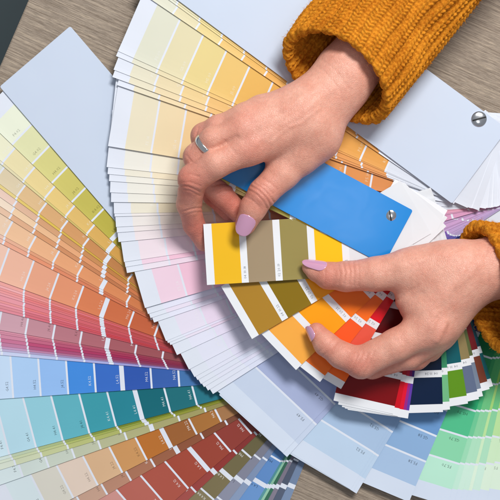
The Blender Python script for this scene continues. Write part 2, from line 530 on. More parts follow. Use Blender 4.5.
nA = len(A_pages)
GA = {i: .42 for i, p in enumerate(A_pages) if p[0] in ((0,281), (0,330), (0,399), (0,457), (0,485), (80,494.6), (178,497.6))}      # small air gaps under pages that spring up a little
def stack(n, i, step, gaps): return (n - i) * step + sum(g for k, g in gaps.items() if k >= i)
deckA.cover((57, 153.5), 1.0 + stack(nA, 0, 0.13, GA) + 0.9, M_WHITE, corner=False)
for i, (q, keys, lb) in enumerate(A_pages):
    z = 0.3 + stack(nA, i, 0.13, GA)
    cols = [boost(c, 0.98, 1.04) for c in ramp(keys, 10)]
    num = 2 + i * 2
    if lb == 'page of clear blues': num = 52
    if lb == 'page of teals': num = 41
    if lb == 'page of brick reds': num = 12
    if lb == 'page of sand and ochre browns': num = 22
    deckA.page(q, z, layout_big(cols), codes_big(cols, num, faint=(0 < i < 12)), label=lb, th=0.09)

# ---- large middle deck -----------------------------------------------------
PC = (482, 130)
rootC = empty('colour_fan_deck', U(482, 130, 0), 'large fan deck with screwed white cover, spread from pale yellow and pink to green', 'fan deck')
deckC = Deck('C', '', PC, 0, 77, 15, 365, 18, rootC); deckC.root_u = U(482, 130, 0)
yel = [(219,219,200),(223,214,176),(226,207,142),(229,193,116),(227,180,94),(228,172,82),(228,168,78),(226,164,76),(224,160,76),(222,156,76)]
def lerpl(a, b, t): return [tuple(x + (y - x) * t for x, y in zip(p, q)) for p, q in zip(a, b)]
pea = [(228,219,192),(232,212,172),(234,202,150),(231,186,124),(228,172,104),(227,164,94),(224,158,88),(222,152,84),(220,146,82),(216,140,80)]
crm = [(232,230,220),(236,229,208),(238,222,190),(238,204,160),(232,180,126),(226,158,100),(218,138,84),(212,118,72),(206,104,66),(200,92,60)]
pnk = [(238,222,230),(240,212,224),(240,200,216),(238,180,200),(234,156,180),(228,128,156),(220,106,136),(212,92,122),(204,80,112),(194,70,104)]
ros = [(238,208,224),(240,194,214),(238,182,206),(234,160,192),(226,136,176),(216,112,160),(206,96,148),(196,84,140),(186,74,132),(176,66,126)]
lav = [(226,226,242),(228,220,240),(224,210,238),(214,194,232),(200,172,224),(186,150,214),(172,130,204),(158,112,194),(146,98,184),(134,86,174)]
pal = [(222,226,240),(218,222,240),(212,216,238),(196,200,232),(176,180,224),(152,158,212),(130,136,202),(112,116,190),(98,100,178),(86,86,164)]
bl1 = [(196,210,234),(166,178,218),(150,162,212),(120,134,198),(96,112,186),(76,92,172),(60,78,158),(50,66,144),(42,56,130),(36,48,118)]
bl2 = [(186,210,236),(166,194,228),(138,174,220),(108,152,210),(80,130,198),(58,110,184),(42,90,166),(32,74,150),(26,62,136),(22,52,120)]
bl3 = [(164,194,230),(134,174,220),(98,150,210),(66,124,196),(44,100,180),(30,80,162),(24,66,146),(20,54,130),(18,46,116),(16,40,104)]
gr1 = [(186,230,208),(140,210,170),(84,186,138),(44,164,110),(22,142,88),(12,124,74),(10,110,66),(12,98,60),(14,88,56),(16,80,52)]
gr2 = [(206,234,218),(176,222,192),(140,206,160),(110,190,130),(80,172,104),(56,152,82),(40,134,66),(32,118,58),(28,104,52),(26,92,48)]
gr3 = [(220,238,218),(206,232,196),(186,222,160),(164,208,124),(140,192,90),(118,172,64),(98,152,48),(82,134,40),(70,118,36),(60,104,34)]
C_pages = [
 ((179.5,0), yel, 0), ((177,0), lerpl(yel, pea, .1), 0), ((173,0), yel, 0), ((169,0), yel, 0),
 ((152,0), lerpl(yel, pea, .1), 0),
 ((118,51), yel, 1), ((116,56), lerpl(yel, pea, .3), 1), ((113.6,69.6), lerpl(yel, pea, .6), 1), ((112.4,77), lerpl(yel, pea, .8), 1),
 ((117,85), pea, 1),
 ((108,146), pea, 1), ((106.6,167), crm, 1), ((107.6,174), lerpl(crm, pea, .4), 1), ((109,181), crm, 1), ((110,192.4), crm, 1),
 ((111,202), crm, 1), ((114,213.5), lerpl(crm, pea, .5), 1), ((114.6,216.5), lerpl(crm, pnk, .3), 1), ((116,227), lerpl(crm, pnk, .3), 1),
 ((117,232.5), lerpl(crm, pnk, .5), 1), ((118.5,242), lerpl(crm, pnk, .7), 1), ((124,262), pnk, 1), ((125.5,267), ros, 1), ((127,273), lerpl(pnk, lav, .3), 1),
 ((145,308), ros, 1),
 ((148,314), lav, 1), ((150.5,318), lerpl(lav, ros, .3), 1), ((154,322.5), lav, 1), ((166,341), lerpl(lav, ros, .25), 1), ((168,343), lav, 1), ((170.5,345), lerpl(lav, ros, .3), 1),
 ((177,355), lav, 1), ((189,369.5), lerpl(lav, pal, .3), 1), ((194.5,377), lerpl(lav, pal, .5), 1), ((197.5,380), lerpl(lav, pal, .5), 1), ((201,384), pal, 1), ((204,387), lerpl(lav, pal, .5), 1),
 ((208,390.5), pal, 1), ((213,394), pal, 1),
 ((283,453), bl1, 1), ((287,457), bl1, 1),
 ((350.5,489.5), bl2, 1), ((353,491.3), bl2, 1), ((356.5,493.5), bl2, 1),
 ((409,502), bl3, 1),
 ((464,450), gr1, 0), ((469,450), lerpl(gr1, gr2, .5), 0), ((474,450), gr2, 0), ((479,450), gr2, 0), ((482,450), gr3, 0), ((489,450), gr2, 0),
 ((497,450), gr3, 0), ((508,450), gr3, 0), ((520,450), gr2, 0), ((536,450), gr3, 0),
]
nC = len(C_pages)
zC0 = 4.6
GC = {4: .5, 8: .5, 9: .9, 10: 1.3, 15: .4, 24: 1.1, 38: .9, 40: .6, 43: .6, 44: .7, 45: .3, 46: .35, 47: .3, 48: .35, 49: .3, 51: .3}
zCtop = zC0 + stack(nC, 0, 0.17, GC) + 0.2
deckC.cover((282, 77.5), zCtop + 1.7, M_WHITE)
cn = {45: 0}
for i, (q, cols0, cor) in enumerate(C_pages):
    z = zC0 + stack(nC, i, 0.17, GC)
    cols = [boost(c, 1.0 if i < 39 else 0.86 if i < 45 else 1.06) for c in cols0]
    deckC.L = 369.5 if i >= 45 else 365
    num = 4 + i
    if q[0] in (283, 287): num = 49
    if 350 < q[0] < 357: num = 52
    if q[0] == 409: num = 58
    if q[0] >= 464: num = 70 + i - 45
    lb = {(287,457): 'pale periwinkle card', (356.5,493.5): 'light blue card', (409,502): 'sky blue card', (464,450): 'mint to emerald green card', (145,308): 'pale pink page'}.get(q)
    bc = {True: (212, 222, 238), False: WHT}[q[0] > 280 and q[1] > 400]
    nn = 10
    if q[0] < 220 and i >= 20:
        nn = 13; cols = cols + [tuple(0.4 * v + 0.6 * w for v, w in zip(cols[-1], (232, 206, 226)))] * 3
    deckC.page(q, z, layout_big(cols, n=nn, bandc=bc), codes_big(cols, num, n=nn, ser='5', size=4.3, faint=(i < 39)), corner=bool(cor), label=lb, th=0.11)
screw(deckC, 479, 119, zCtop + 1.9, 7.6, math.radians(15))

# ---- held deck -------------------------------------------------------------
PB = (390, 215)
zB0 = zCtop + 2.0
rootB = empty('colour_fan_deck', U(390, 215, zB0), 'small fan deck with glossy blue cover, its orange and red pages held by both hands', 'fan deck')
deckB = Deck('B', '', PB, 0, 47, 14, 192, 16, rootB); deckB.root_u = U(390, 215, zB0); deckB.curl = 0.5
SEPW = 7.0
def layout_small(cols, band=8.0, pitch=34.0, white=(232, 234, 238)):
    out = [(band, white)]
    for c in cols:
        out.append((pitch - SEPW, c)); out.append((SEPW, white))
    return out
def codes_small(cols, nums, band=8.0, pitch=34.0):
    res = []
    for i in range(len(cols)):
        a = band + (i + 1) * pitch - 2.1
        res.append((nums[i % len(nums)], a, 4.0, 3.6, (120, 124, 132)))
    res.append(('random', band + 4 * pitch + 22, 8.0, 4.0, (120, 124, 132)))
    return res
B_pages = [
 # q, ang, z-tip offset, colours, label
 ((286,211), None, 13.4, [(238,196,60),(190,170,110),(150,140,60),(230,180,60)], None),
 ((286,214.5), None, 13, [(225,205,120),(200,180,110),(170,150,60),(236,190,60)], None),
 ((286,217), None, 12.5, [(236,190,40),(170,150,100),(150,140,70),(240,190,50)], None),
 ((207,285), 176.5, 12, [(232,182,36),(158,139,112),(150,136,80),(248,190,16)], 'uppermost held page of yellow, taupe and olive'),
 ((252,339), 149.5, 6, [(168,126,44),(132,106,16),(248,160,24),(250,120,20)], 'held page of ochre and mustard'),
 ((296,370), None, 4, [(248,170,74),(250,158,16),(236,116,24),(176,16,30)], 'held page of light orange'),
 ((320,382), None, 3, [(240,116,40),(236,92,36),(240,110,30),(196,20,34)], None),
 ((341,389), None, 2, [(238,106,32),(226,92,72),(212,18,34),(190,14,30)], 'held page of orange and coral'),
 ((393,414), None, 0, [(118,2,14),(104,2,12),(90,2,12),(70,2,10)], 'dark red page'),
 ((398,416.3), None, 0, [(196,14,34),(160,12,30),(130,10,30),(90,8,18)], None),
 ((402,417.5), None, 0, [(214,20,50),(170,20,60),(130,10,50),(90,8,38)], None),
 ((405,418), None, 0, [(150,40,130),(120,20,100),(90,10,80),(70,8,60)], None),
 ((408,418.5), None, 0, [(96,60,160),(70,40,120),(60,30,100),(50,20,80)], None),
 ((443,412), None, 0, [(8,30,60),(6,24,50),(20,60,80),(10,40,60)], 'navy page'),
 ((450,409.5), None, 0, [(112,180,130),(60,140,100),(30,100,80),(10,60,60)], None),
 ((468,403.5), None, 0, [(92,140,28),(14,88,96),(10,64,80),(10,50,70)], 'leaf green page'),
 ((479,399), None, 0, [(96,108,134),(140,124,84),(60,70,90),(40,50,70)], None),
 ((483,396), None, 0, [(120,132,150),(90,100,60),(60,70,90),(40,50,70)], None),
 ((489.6,389), None, 0, [(118,60,42),(110,24,30),(70,30,30),(50,30,30)], 'chocolate brown page'),
 ((493,386), None, 0, [(20,98,104),(16,70,84),(14,50,90),(10,40,80)], None),
]
nB = len(B_pages)
GB = {3: .5, 4: .6, 7: 1.0, 9: .3, 12: .5, 14: .35, 15: .3, 17: .35}
zBtop = zB0 + stack(nB, 0, 0.25, GB) + 0.25
deckB.cover((329, 235.6), zBtop + 1.5, M_BLUE, th=1.0, zt=zBtop + 1.5 + 14)
for i, (q, ang, dzt, cols0, lb) in enumerate(B_pages):
    z = zB0 + stack(nB, i, 0.25, GB)
    cols = [boost(c, 1.06) for c in cols0]
    nums = ['04 10.%02d' % (i * 4 + 6), '02 20.%02d' % (i * 3 + 10), '06 30.%02d' % (i + 30), '08 40.%02d' % (i + 12)]
    deckB.page(q, z, layout_small(cols), codes_small(cols, nums), corner=(q[0] != 286), ang=ang, zt=z + dzt, label=lb, white=(232,234,238))
screw(deckB, 390, 215, zBtop + 1.7, 6.4, math.radians(100))

# ------------------------------------------------------------------ table and floor
def table():
    # one long edge passes through pixel (28,0) and (0,65)
    a = U(28, 0)[:2]; b = U(0, 65)[:2]
    d = (b - a) / np.linalg.norm(b - a)           # along the edge
    nrm = np.array([-d[1], d[0]])
    if nrm[0] < 0: nrm = -nrm                     # into the table
    mid = (a + b) / 2
    p = [mid - d * 900, mid + d * 1100, mid + d * 1100 + nrm * 1500, mid - d * 900 + nrm * 1500]
    if np.cross(p[1] - p[0], p[2] - p[1]) < 0: p = [p[1], p[0], p[3], p[2]]
    cen = sum(p) / 4
    root = empty('wooden_table', np.array([cen[0], cen[1], -925.0]), 'grey brown wood grain table under the colour fan decks', 'table')
    cu = np.array([cen[0], cen[1], -925.0])
    v = []; f = []
    def ins(k): return [q + (cen - q) / np.linalg.norm(cen - q) * k for q in p]
    rings = [(ins(3), 0.0), (ins(0.8), -0.8), (ins(0), -3.0), (ins(0), -30.0)]
    for pts, z in rings:
        for q in pts: v.append([q[0], q[1], z])
    f.append([0, 1, 2, 3]); f.append([15, 14, 13, 12])
    for k in range(3):
        for i in range(4):
            j = (i + 1) % 4
            f.append([k * 4 + i, (k + 1) * 4 + i, (k + 1) * 4 + j, k * 4 + j])
    build('table_top', v, f, M_WOOD, root, cu)
    for q in p:
        c = q + (cen - q) / np.linalg.norm(cen - q) * 130
        v = []
        for z, r in ((-30.2, 36), (-925, 26)):
            for sx, sy in ((-1, -1), (1, -1), (1, 1), (-1, 1)):
                v.append([c[0] + sx * r, c[1] + sy * r, z])
        f = [[0, 1, 2, 3], [7, 6, 5, 4]] + [[i, 4 + i, 4 + (i + 1) % 4, (i + 1) % 4] for i in range(4)]
        build('leg', v, f, M_WOOD, root, cu)
table()
fl = build('floor', [[-5000, -5000, -926], [5000, -5000, -926], [5000, 5000, -926], [-5000, 5000, -926]], [[0, 1, 2, 3]], M_FLOOR)
fl['kind'] = 'structure'

# ------------------------------------------------------------------ hands (signed distance field -> surface nets)
def J(px, py, z, r):
    f = (H - z) / H
    return np.array([(px - 250) * f, (250 - py) * f, z, r * f])

def surface_nets(F, org, vox):
    nx, ny, nz = F.shape
    neg = F < 0
    cnt = np.zeros((nx - 1, ny - 1, nz - 1), np.int8)
    for dx in (0, 1):
        for dy in (0, 1):
            for dz in (0, 1):
                cnt += neg[dx:nx - 1 + dx, dy:ny - 1 + dy, dz:nz - 1 + dz]
    act = (cnt > 0) & (cnt < 8)
    idx = np.argwhere(act)
    vid = -np.ones(act.shape, np.int64)
    vid[act] = np.arange(len(idx))
    acc = np.zeros((len(idx), 3)); num = np.zeros(len(idx))
    cs = [(a, b, c) for a in (0, 1) for b in (0, 1) for c in (0, 1)]
    for i, p in enumerate(cs):
        for q in cs[i + 1:]:
            if sum(abs(a - b) for a, b in zip(p, q)) != 1: continue
            fa = F[idx[:, 0] + p[0], idx[:, 1] + p[1], idx[:, 2] + p[2]]
            fb = F[idx[:, 0] + q[0], idx[:, 1] + q[1], idx[:, 2] + q[2]]
            m = (fa < 0) != (fb < 0)
            t = fa[m] / (fa[m] - fb[m])
            P0 = np.array(p, float); P1 = np.array(q, float)
            acc[m] += P0 + (P1 - P0) * t[:, None]; num[m] += 1
    V = org + (idx + acc / num[:, None]) * vox
    faces = []
    for ax in range(3):
        s0 = [slice(None)] * 3; s1 = [slice(None)] * 3
        s0[ax] = slice(0, -1); s1[ax] = slice(1, None)
        a = neg[tuple(s0)]; b = neg[tuple(s1)]
        e = np.argwhere(a != b)
        o1, o2 = [(1, 2), (2, 0), (0, 1)][ax]
        ok = (e[:, o1] > 0) & (e[:, o2] > 0) & (e[:, o1] < F.shape[o1] - 1) & (e[:, o2] < F.shape[o2] - 1)
        e = e[ok]
        flip = a[e[:, 0], e[:, 1], e[:, 2]]
        def g(d1, d2):
            k = e.copy(); k[:, o1] -= d1; k[:, o2] -= d2
            return vid[k[:, 0], k[:, 1], k[:, 2]]
        q = np.stack([g(1, 1), g(0, 1), g(0, 0), g(1, 0)], 1)
        q[~flip] = q[~flip][:, ::-1]
        faces.append(q)
    return V, np.concatenate(faces)

def smin(a, b, k):
    h = np.maximum(k - np.abs(a - b), 0) / k
    return np.minimum(a, b) - h * h * k * 0.25

class Field:
    def __init__(s, lo, hi, vox):
        s.lo = np.array(lo, float); s.vox = vox
        n = np.ceil((np.array(hi, float) - s.lo) / vox).astype(int) + 1
        s.n = n
        s.ax = [(s.lo[i] + np.arange(n[i]) * vox).astype(np.float32) for i in range(3)]
    def new(s): return np.full(tuple(s.n), 60.0, np.float32)
    def cone(s, F, a, b, k, flat=1.0):
        """smooth-union of a round cone a->b (x,y,z,r) into F"""
        m = max(a[3], b[3]) + k + 6
        lo = np.minimum(a[:3], b[:3]) - m; hi = np.maximum(a[:3], b[:3]) + m
        i0 = np.clip(((lo - s.lo) / s.vox).astype(int), 0, s.n - 1); i1 = np.clip(((hi - s.lo) / s.vox).astype(int) + 1, 1, s.n)
        if np.any(i1 <= i0): return
        X = s.ax[0][i0[0]:i1[0]][:, None, None]; Y = s.ax[1][i0[1]:i1[1]][None, :, None]; Z = s.ax[2][i0[2]:i1[2]][None, None, :]
        d = (b[:3] - a[:3]); L2 = float(d @ d) + 1e-6
        t = ((X - a[0]) * d[0] + (Y - a[1]) * d[1] + (Z - a[2]) * d[2]) / L2
        t = np.clip(t, 0, 1)
        D = np.sqrt((X - a[0] - t * d[0]) ** 2 + (Y - a[1] - t * d[1]) ** 2 + (Z - a[2] - t * d[2]) ** 2) - (a[3] + (b[3] - a[3]) * t)
        sl = tuple(slice(i0[i], i1[i]) for i in range(3))
        F[sl] = smin(F[sl], D.astype(np.float32), k) if k > 0 else np.minimum(F[sl], D)
    def chain(s, pts, k):
        F = s.new()
        for a, b in zip(pts, pts[1:]): s.cone(F, a, b, k)
        return F

def hand_mesh(name, parent, lo, hi, palm, fingers, fk, creases, blush, vox=1.0, merge=1.2):
    fd = Field(lo, hi, vox)
    P = fd.new()
    for a, b, k in palm: fd.cone(P, a, b, k)
    R = P.copy()
    for pts, k in zip(fingers, fk):
        Fg = fd.chain(pts, 3.5)
        c = smin(P, Fg, k)
        R = smin(R, c, merge)
    V, Q = surface_nets(R, fd.lo, vox)
    # light smoothing
    n = len(V)
    e = np.concatenate([Q[:, [0, 1]], Q[:, [1, 2]], Q[:, [2, 3]], Q[:, [3, 0]]])
    deg = np.bincount(e.ravel(), minlength=n).astype(float)
    for it, lam in enumerate((0.5, -0.52, 0.5, -0.52, 0.4)):
        acc = np.zeros_like(V)
        for k in range(3):
            acc[:, k] = np.bincount(e[:, 0], V[e[:, 1], k], n) + np.bincount(e[:, 1], V[e[:, 0], k], n)
        V = V + lam * (acc / deg[:, None] - V)
    # normals from the field
    g = [(V[:, i] - fd.lo[i]) / vox for i in range(3)]
    gi = [np.clip(x.round().astype(int), 1, fd.n[i] - 2) for i, x in enumerate(g)]
    N = np.stack([R[gi[0] + 1, gi[1], gi[2]] - R[gi[0] - 1, gi[1], gi[2]],
                  R[gi[0], gi[1] + 1, gi[2]] - R[gi[0], gi[1] - 1, gi[2]],
                  R[gi[0], gi[1], gi[2] + 1] - R[gi[0], gi[1], gi[2] - 1]], 1).astype(float)
    N /= np.linalg.norm(N, axis=1)[:, None] + 1e-9
    disp = np.zeros(n)
    for (pts, w, dep, zr) in creases:
        pts = [np.array(J(*p, 0)[:3]) if len(p) == 3 else np.array(p) for p in pts]
        best = np.zeros(n)
        for a, b in zip(pts, pts[1:]):
            d = b[:2] - a[:2]; t = np.clip(((V[:, :2] - a[:2]) @ d) / (d @ d + 1e-6), 0, 1)
            c = a[:2] + t[:, None] * d
            zc = a[2] + t * (b[2] - a[2])
            dd = np.hypot(V[:, 0] - c[:, 0], V[:, 1] - c[:, 1])
            m = np.exp(-(dd / w) ** 2) * np.exp(-((V[:, 2] - zc) / zr) ** 2)
            best = np.maximum(best, m)
        disp += dep * best
    V = V + N * disp[:, None]
    # one-voxel-thin random relief
    me_cols = np.zeros((n, 4), np.float32); me_cols[:, 3] = 1
    fl_ = np.zeros(n)
    for (px, py, z, r, s_) in blush:
        c = J(px, py, z, 1)[:3]
        fl_ = np.maximum(fl_, s_ * np.exp(-(((V - c) ** 2).sum(1)) / (r * r)))
    me_cols[:, 0] = np.clip(fl_, 0, 1)
    o = build(name, V, Q, M_SKIN, parent, (0, 0, 0), smooth=True)
    at = o.data.color_attributes.new('flush', 'FLOAT_COLOR', 'POINT')
    at.data.foreach_set('color', me_cols.ravel())
    return o, (fd, R)

def nail(parent, base, tip, up, r, length, half, grow=1.04, r_tip=None, back=0.0):
    """A curved, rounded nail on the finger whose axis runs base->tip (layout units), facing up."""
    base = np.array(base, float); tip = np.array(tip, float)
    u = (tip - base) / np.linalg.norm(tip - base)
    up = np.array(up, float); up = up - u * (up @ u); up /= np.linalg.norm(up)
    sd = np.cross(u, up)
    r_tip = r_tip or r * 0.9
    nu, nv = 22, 18
    v = []; f = []
    for layer, off in ((0, 0.0), (1, -0.9)):
        for i in range(nu + 1):
            t = i / nu                     # 0 = cuticle, 1 = free edge
            e0 = math.sqrt(max(0.0, 1 - max(0.0, (0.28 - t) / 0.28) ** 2))
            e1 = math.sqrt(max(0.0, 1 - max(0.0, (t - 0.66) / 0.34) ** 2.2))
            wdt = half * min(e0, e1) * (0.90 + 0.10 * math.sin(math.pi * min(1, t + .1)))
            for j in range(nv + 1):
                s_ = (j / nv * 2 - 1) * max(wdt, 0.03)
                rr = (r + (r_tip - r) * t) * grow + off
                dn = -0.10 * r * (t * t) + 0.02 * r
                p = base + u * (t * length + back) + up * (rr * math.cos(s_) + dn) + sd * (rr * math.sin(s_))
                v.append(p)
    w = nv + 1; L0 = (nu + 1) * w
    for i in range(nu):
        for j in range(nv):
            a = i * w + j
            f.append([a, a + 1, a + w + 1, a + w])
            f.append([L0 + a, L0 + a + w, L0 + a + w + 1, L0 + a + 1])
    for i in range(nu):
        for j in (0, nv):
            a = i * w + j
            q = [a, a + w, L0 + a + w, L0 + a]
            f.append(q if j == 0 else q[::-1])
    for j in range(nv):
        f.append([j, L0 + j, L0 + j + 1, j + 1]); a = nu * w + j
        f.append([a, a + 1, L0 + a + 1, L0 + a])
    return build('fingernail', v, f, M_NAIL, parent, (0, 0, 0), smooth=True)

zP1 = zB0 + stack(nB, 3, 0.25, GB)        # rest height of the uppermost held page
zTip1 = zP1 + 12
person = empty('person', (0, 0, 0), 'person in chunky mustard knit sweater with lilac nails, hands on the fan decks', 'person')

# --- the upper hand (seen from its back, thumb towards the bottom of the picture)
W1 = [J(341, 72, 58, 24), J(352, 84, 56, 22)]
iM, mM, rM, pM = J(250, 148, 80, 15.5), J(243, 130, 82, 14.5), J(246, 118, 76, 14), J(262, 110, 66, 13)
palm1 = [
 (J(412, -15, 58, 28), J(346, 66, 58, 24), 8),
 (J(420, -2, 58, 26), J(352, 80, 56, 20), 10),
 (J(338, 74, 58, 22), J(303, 103, 66, 18.5), 14),
 (J(344, 84, 58, 22), J(302, 118, 68, 21), 16),
 (J(303, 103, 66, 17), pM, 14),
 (J(304, 110, 70, 17.5), rM, 14),
 (J(305, 120, 72, 18), mM, 14),
 (J(308, 128, 70, 18.5), iM, 14),
 (J(336, 102, 56, 19), J(315, 136, 56, 22), 16),
 (J(315, 136, 56, 22), J(298, 150, 58, 18), 14),
 (J(300, 118, 55, 20), J(262, 128, 62, 16), 16),
 (J(315, 136, 56, 17), J(268, 144, 66, 12.5), 12),
]
index1 = [iM, J(216, 163, 82, 15.0), J(193, 179, 74, 14.6), J(189, 204, 54, 12.2), J(194, 225, 37, 10.6), J(204, 243, 27, 8.5)]
middle1 = [mM, J(213, 140, 80, 13.0), J(197, 157, 70, 13.4), J(203, 180, 52, 12.0), J(222, 195, 44, 11.6), J(244, 218, 36, 9.8)]
ring1 = [rM, J(218, 128, 72, 12.5), J(204, 136, 62, 12.8), J(204, 170, 42, 11.0), J(213, 196, 33, 9.5), J(228, 212, 29, 8.5)]
pinky1 = [pM, J(240, 118, 58, 11.5), J(226, 138, 44, 11.0), J(228, 160, 34, 10.0), J(232, 178, 30, 8.5)]
thumb1 = [J(315, 136, 58, 21.5), J(299, 156, 60, 19), J(283, 173, 62, 16.5), J(263, 193, 65, 14.4), J(253, 208, 60.5, 13.2), J(245.5, 224.5, zTip1 + 9.5, 10.6)]
creases1 = [
 # thumb joint wrinkles
 ([(251, 186, 74), (258, 190, 77), (266, 198, 77), (271, 206, 73)], 1.1, -0.9, 16),
 ([(254, 183, 74), (262, 188, 78), (269, 195, 78), (274, 202, 73)], 1.0, -0.8, 16),
 ([(249, 190, 73), (256, 194, 76), (263, 201, 76), (267, 208, 72)], 0.9, -0.7, 16),
 ([(258, 182, 75), (266, 187, 78), (273, 194, 77)], 0.9, -0.5, 16),
 # index joints
 ([(178, 186, 68), (188, 187, 84), (200, 192, 74)], 1.2, -0.9, 24),
 ([(181, 183, 80), (190, 182, 88), (200, 186, 84)], 1.0, -0.5, 20),
 ([(183, 212, 56), (192, 209, 66), (202, 208, 56)], 1.0, -0.8, 18),
 # inner finger crease
 ([(212, 186, 60), (222, 183, 58), (232, 184, 54)], 1.0, -1.0, 14),
 ([(218, 194, 56), (226, 189, 56), (236, 190, 50)], 1.0, -0.8, 14),
 # knuckle folds near the ring
 ([(196, 132, 80), (193, 142, 76), (190, 150, 76)], 1.0, -0.5, 22),
 # hollow beside the thumb's long bone
 ([(290, 152, 78), (306, 130, 82), (320, 112, 82)], 6.0, -1.0, 30),
 ([(214, 150, 92), (224, 143, 94), (236, 137, 96)], 2.6, -0.9, 24),
 ([(316, 66, 74), (324, 72, 80), (334, 84, 80), (340, 94, 76)], 1.3, -0.35, 24),
 ([(322, 60, 74), (332, 68, 80), (342, 80, 80), (348, 90, 76)], 1.3, -0.3, 24),
 # small folds over the finger joints
 ([(182, 176, 84), (190, 174, 88), (199, 177, 86)], 0.9, -0.45, 24),
 ([(180, 189, 76), (190, 191, 80), (200, 196, 72)], 0.9, -0.55, 24),
 ([(185, 216, 50), (194, 213, 56), (204, 212, 48)], 0.9, -0.5, 18),
 ([(186, 155, 80), (192, 162, 82), (198, 165, 82)], 0.9, -0.45, 24),
 ([(198, 127, 76), (196, 136, 78)], 0.9, -0.45, 24),
 ([(224, 140, 94), (230, 146, 96), (236, 154, 96)], 1.2, -0.35, 24),
 ([(244, 196, 72), (252, 200, 74), (259, 207, 72)], 0.9, -0.45, 16),
 ([(262, 178, 76), (271, 184, 78), (278, 190, 76)], 0.9, -0.4, 16),
 # faint veins
 ([(300, 100, 90), (284, 112, 92), (272, 116, 92), (258, 126, 96)], 1.8, 0.45, 26),
 ([(318, 110, 86), (300, 124, 90), (288, 128, 90), (272, 142, 92)], 1.8, 0.45, 26),
 # tendons as soft raised ridges
 ([(330, 90, 85), (290, 120, 92), (256, 142, 96)], 4.5, 1.0, 30),
 ([(326, 84, 85), (286, 106, 92), (248, 122, 96)], 4.0, 0.8, 30),
 ([(276, 128, 95), (246, 140, 98)], 5.5, -0.9, 24),
 ([(278, 112, 90), (250, 122, 94)], 5.0, -0.8, 24),
]
blush1 = [(188, 182, 78, 26, .7), (192, 162, 70, 18, .6), (202, 130, 66, 20, .5), (262, 194, 72, 18, .55), (196, 225, 46, 26, .8), (245, 224, 50, 18, .75),
          (228, 200, 44, 30, .8), (250, 146, 92, 20, .35), (244, 126, 92, 18, .3), (206, 200, 38, 26, .85), (274, 158, 50, 20, .5)]
hand1, fld1 = hand_mesh('hand', person, (-82, -8, 14), (190, 290, 112), palm1, [index1, middle1, ring1, pinky1, thumb1], [9, 7, 7, 7, 12], creases1, blush1)
hand1['label'] = 'upper hand wearing a thin silver ring'
tb, tt = J(253.5, 207, 61, 1)[:3], J(243.5, 229, zTip1 + 8.2, 1)[:3]
nail(hand1, J(251.0, 213, 59.0, 1)[:3], J(243.0, 231, zTip1 + 8.2, 1)[:3], (0.0, 0.12, 1), 12.3, 22.0, 0.80, r_tip=10.6)

# ring
def torus_band(parent, c, axis, R, w, th, sx=1.0):
    axis = np.array(axis, float); axis /= np.linalg.norm(axis)
    t1 = np.cross(axis, (0, 0, 1)); t1 /= np.linalg.norm(t1); t2 = np.cross(axis, t1)
    v = []; f = []; n, m = 64, 12
    for i in range(n):
        a = 2 * math.pi * i / n
        rad = t1 * math.cos(a) + t2 * math.sin(a)
        for j in range(m):
            b = 2 * math.pi * j / m
            v.append(c + rad * (R + th * math.cos(b)) + axis * (w * math.sin(b)))
    for i in range(n):
        for j in range(m):
            f.append([i * m + j, ((i + 1) % n) * m + j, ((i + 1) % n) * m + (j + 1) % m, i * m + (j + 1) % m])
    return build('ring', v, f, M_SILVER, parent, (0, 0, 0), smooth=True)
rc = J(208, 146, 76.6, 1)[:3]
torus_band(hand1, rc, J(196, 158, 70, 1)[:3] - J(213, 140, 80, 1)[:3], 13.0, 2.9, 1.0)

# --- the lower hand
iM2 = J(432, 330, 66, 18)
palm2 = [
 (J(560, 282, 56, 28), J(492, 268, 56, 25), 8),
 (J(492, 264, 58, 25), J(455, 272, 60, 25), 14),
 (J(492, 272, 54, 21), J(456, 290, 58, 22), 14),
 (J(455, 272, 60, 24), J(430, 310, 64, 22), 16),
 (J(458, 288, 56, 22), J(441, 322, 56, 18), 14),
 (J(455, 268, 60, 24), J(420, 270, 58, 22), 14),
 (J(442, 318, 56, 17), iM2, 14),
 (J(438, 290, 58, 24), J(412, 300, 56, 16), 14),
 (J(468, 286, 48, 20), J(444, 326, 44, 15), 14),
]
zT2 = zP1 + 6
index2 = [J(428, 328, 68, 18.0), J(396, 345, 66, 16.2), J(361, 362.5, 60, 15.8), J(341, 355, 55, 13.2), J(326, 344, 49, 12.0), J(316.5, 332, 44.5, 9.4)]
middle2 = [J(434, 338, 56, 15), J(408, 355, 50, 14.0), J(372, 366, 42, 12.5), J(364, 362, 36, 10)]
ring2 = [J(440, 338, 44, 13.5), J(416, 357, 40, 12.5), J(390, 361, 36, 11.0), J(382, 356, 32, 9)]
pinky2 = [J(444, 336, 38, 12), J(430, 350, 34, 11.0), J(410, 356, 31, 10.0), J(402, 350, 30, 8.5)]
thumb2 = [J(440, 268, 60, 23.5), J(404, 270, 60, 19.5), J(376, 274, 57, 17.0), J(346, 276.5, 53, 14.8), J(328, 275.5, 49.5, 13.2), J(316, 271, 47, 9.8), J(308.5, 267.5, 45.5, 6.6)]
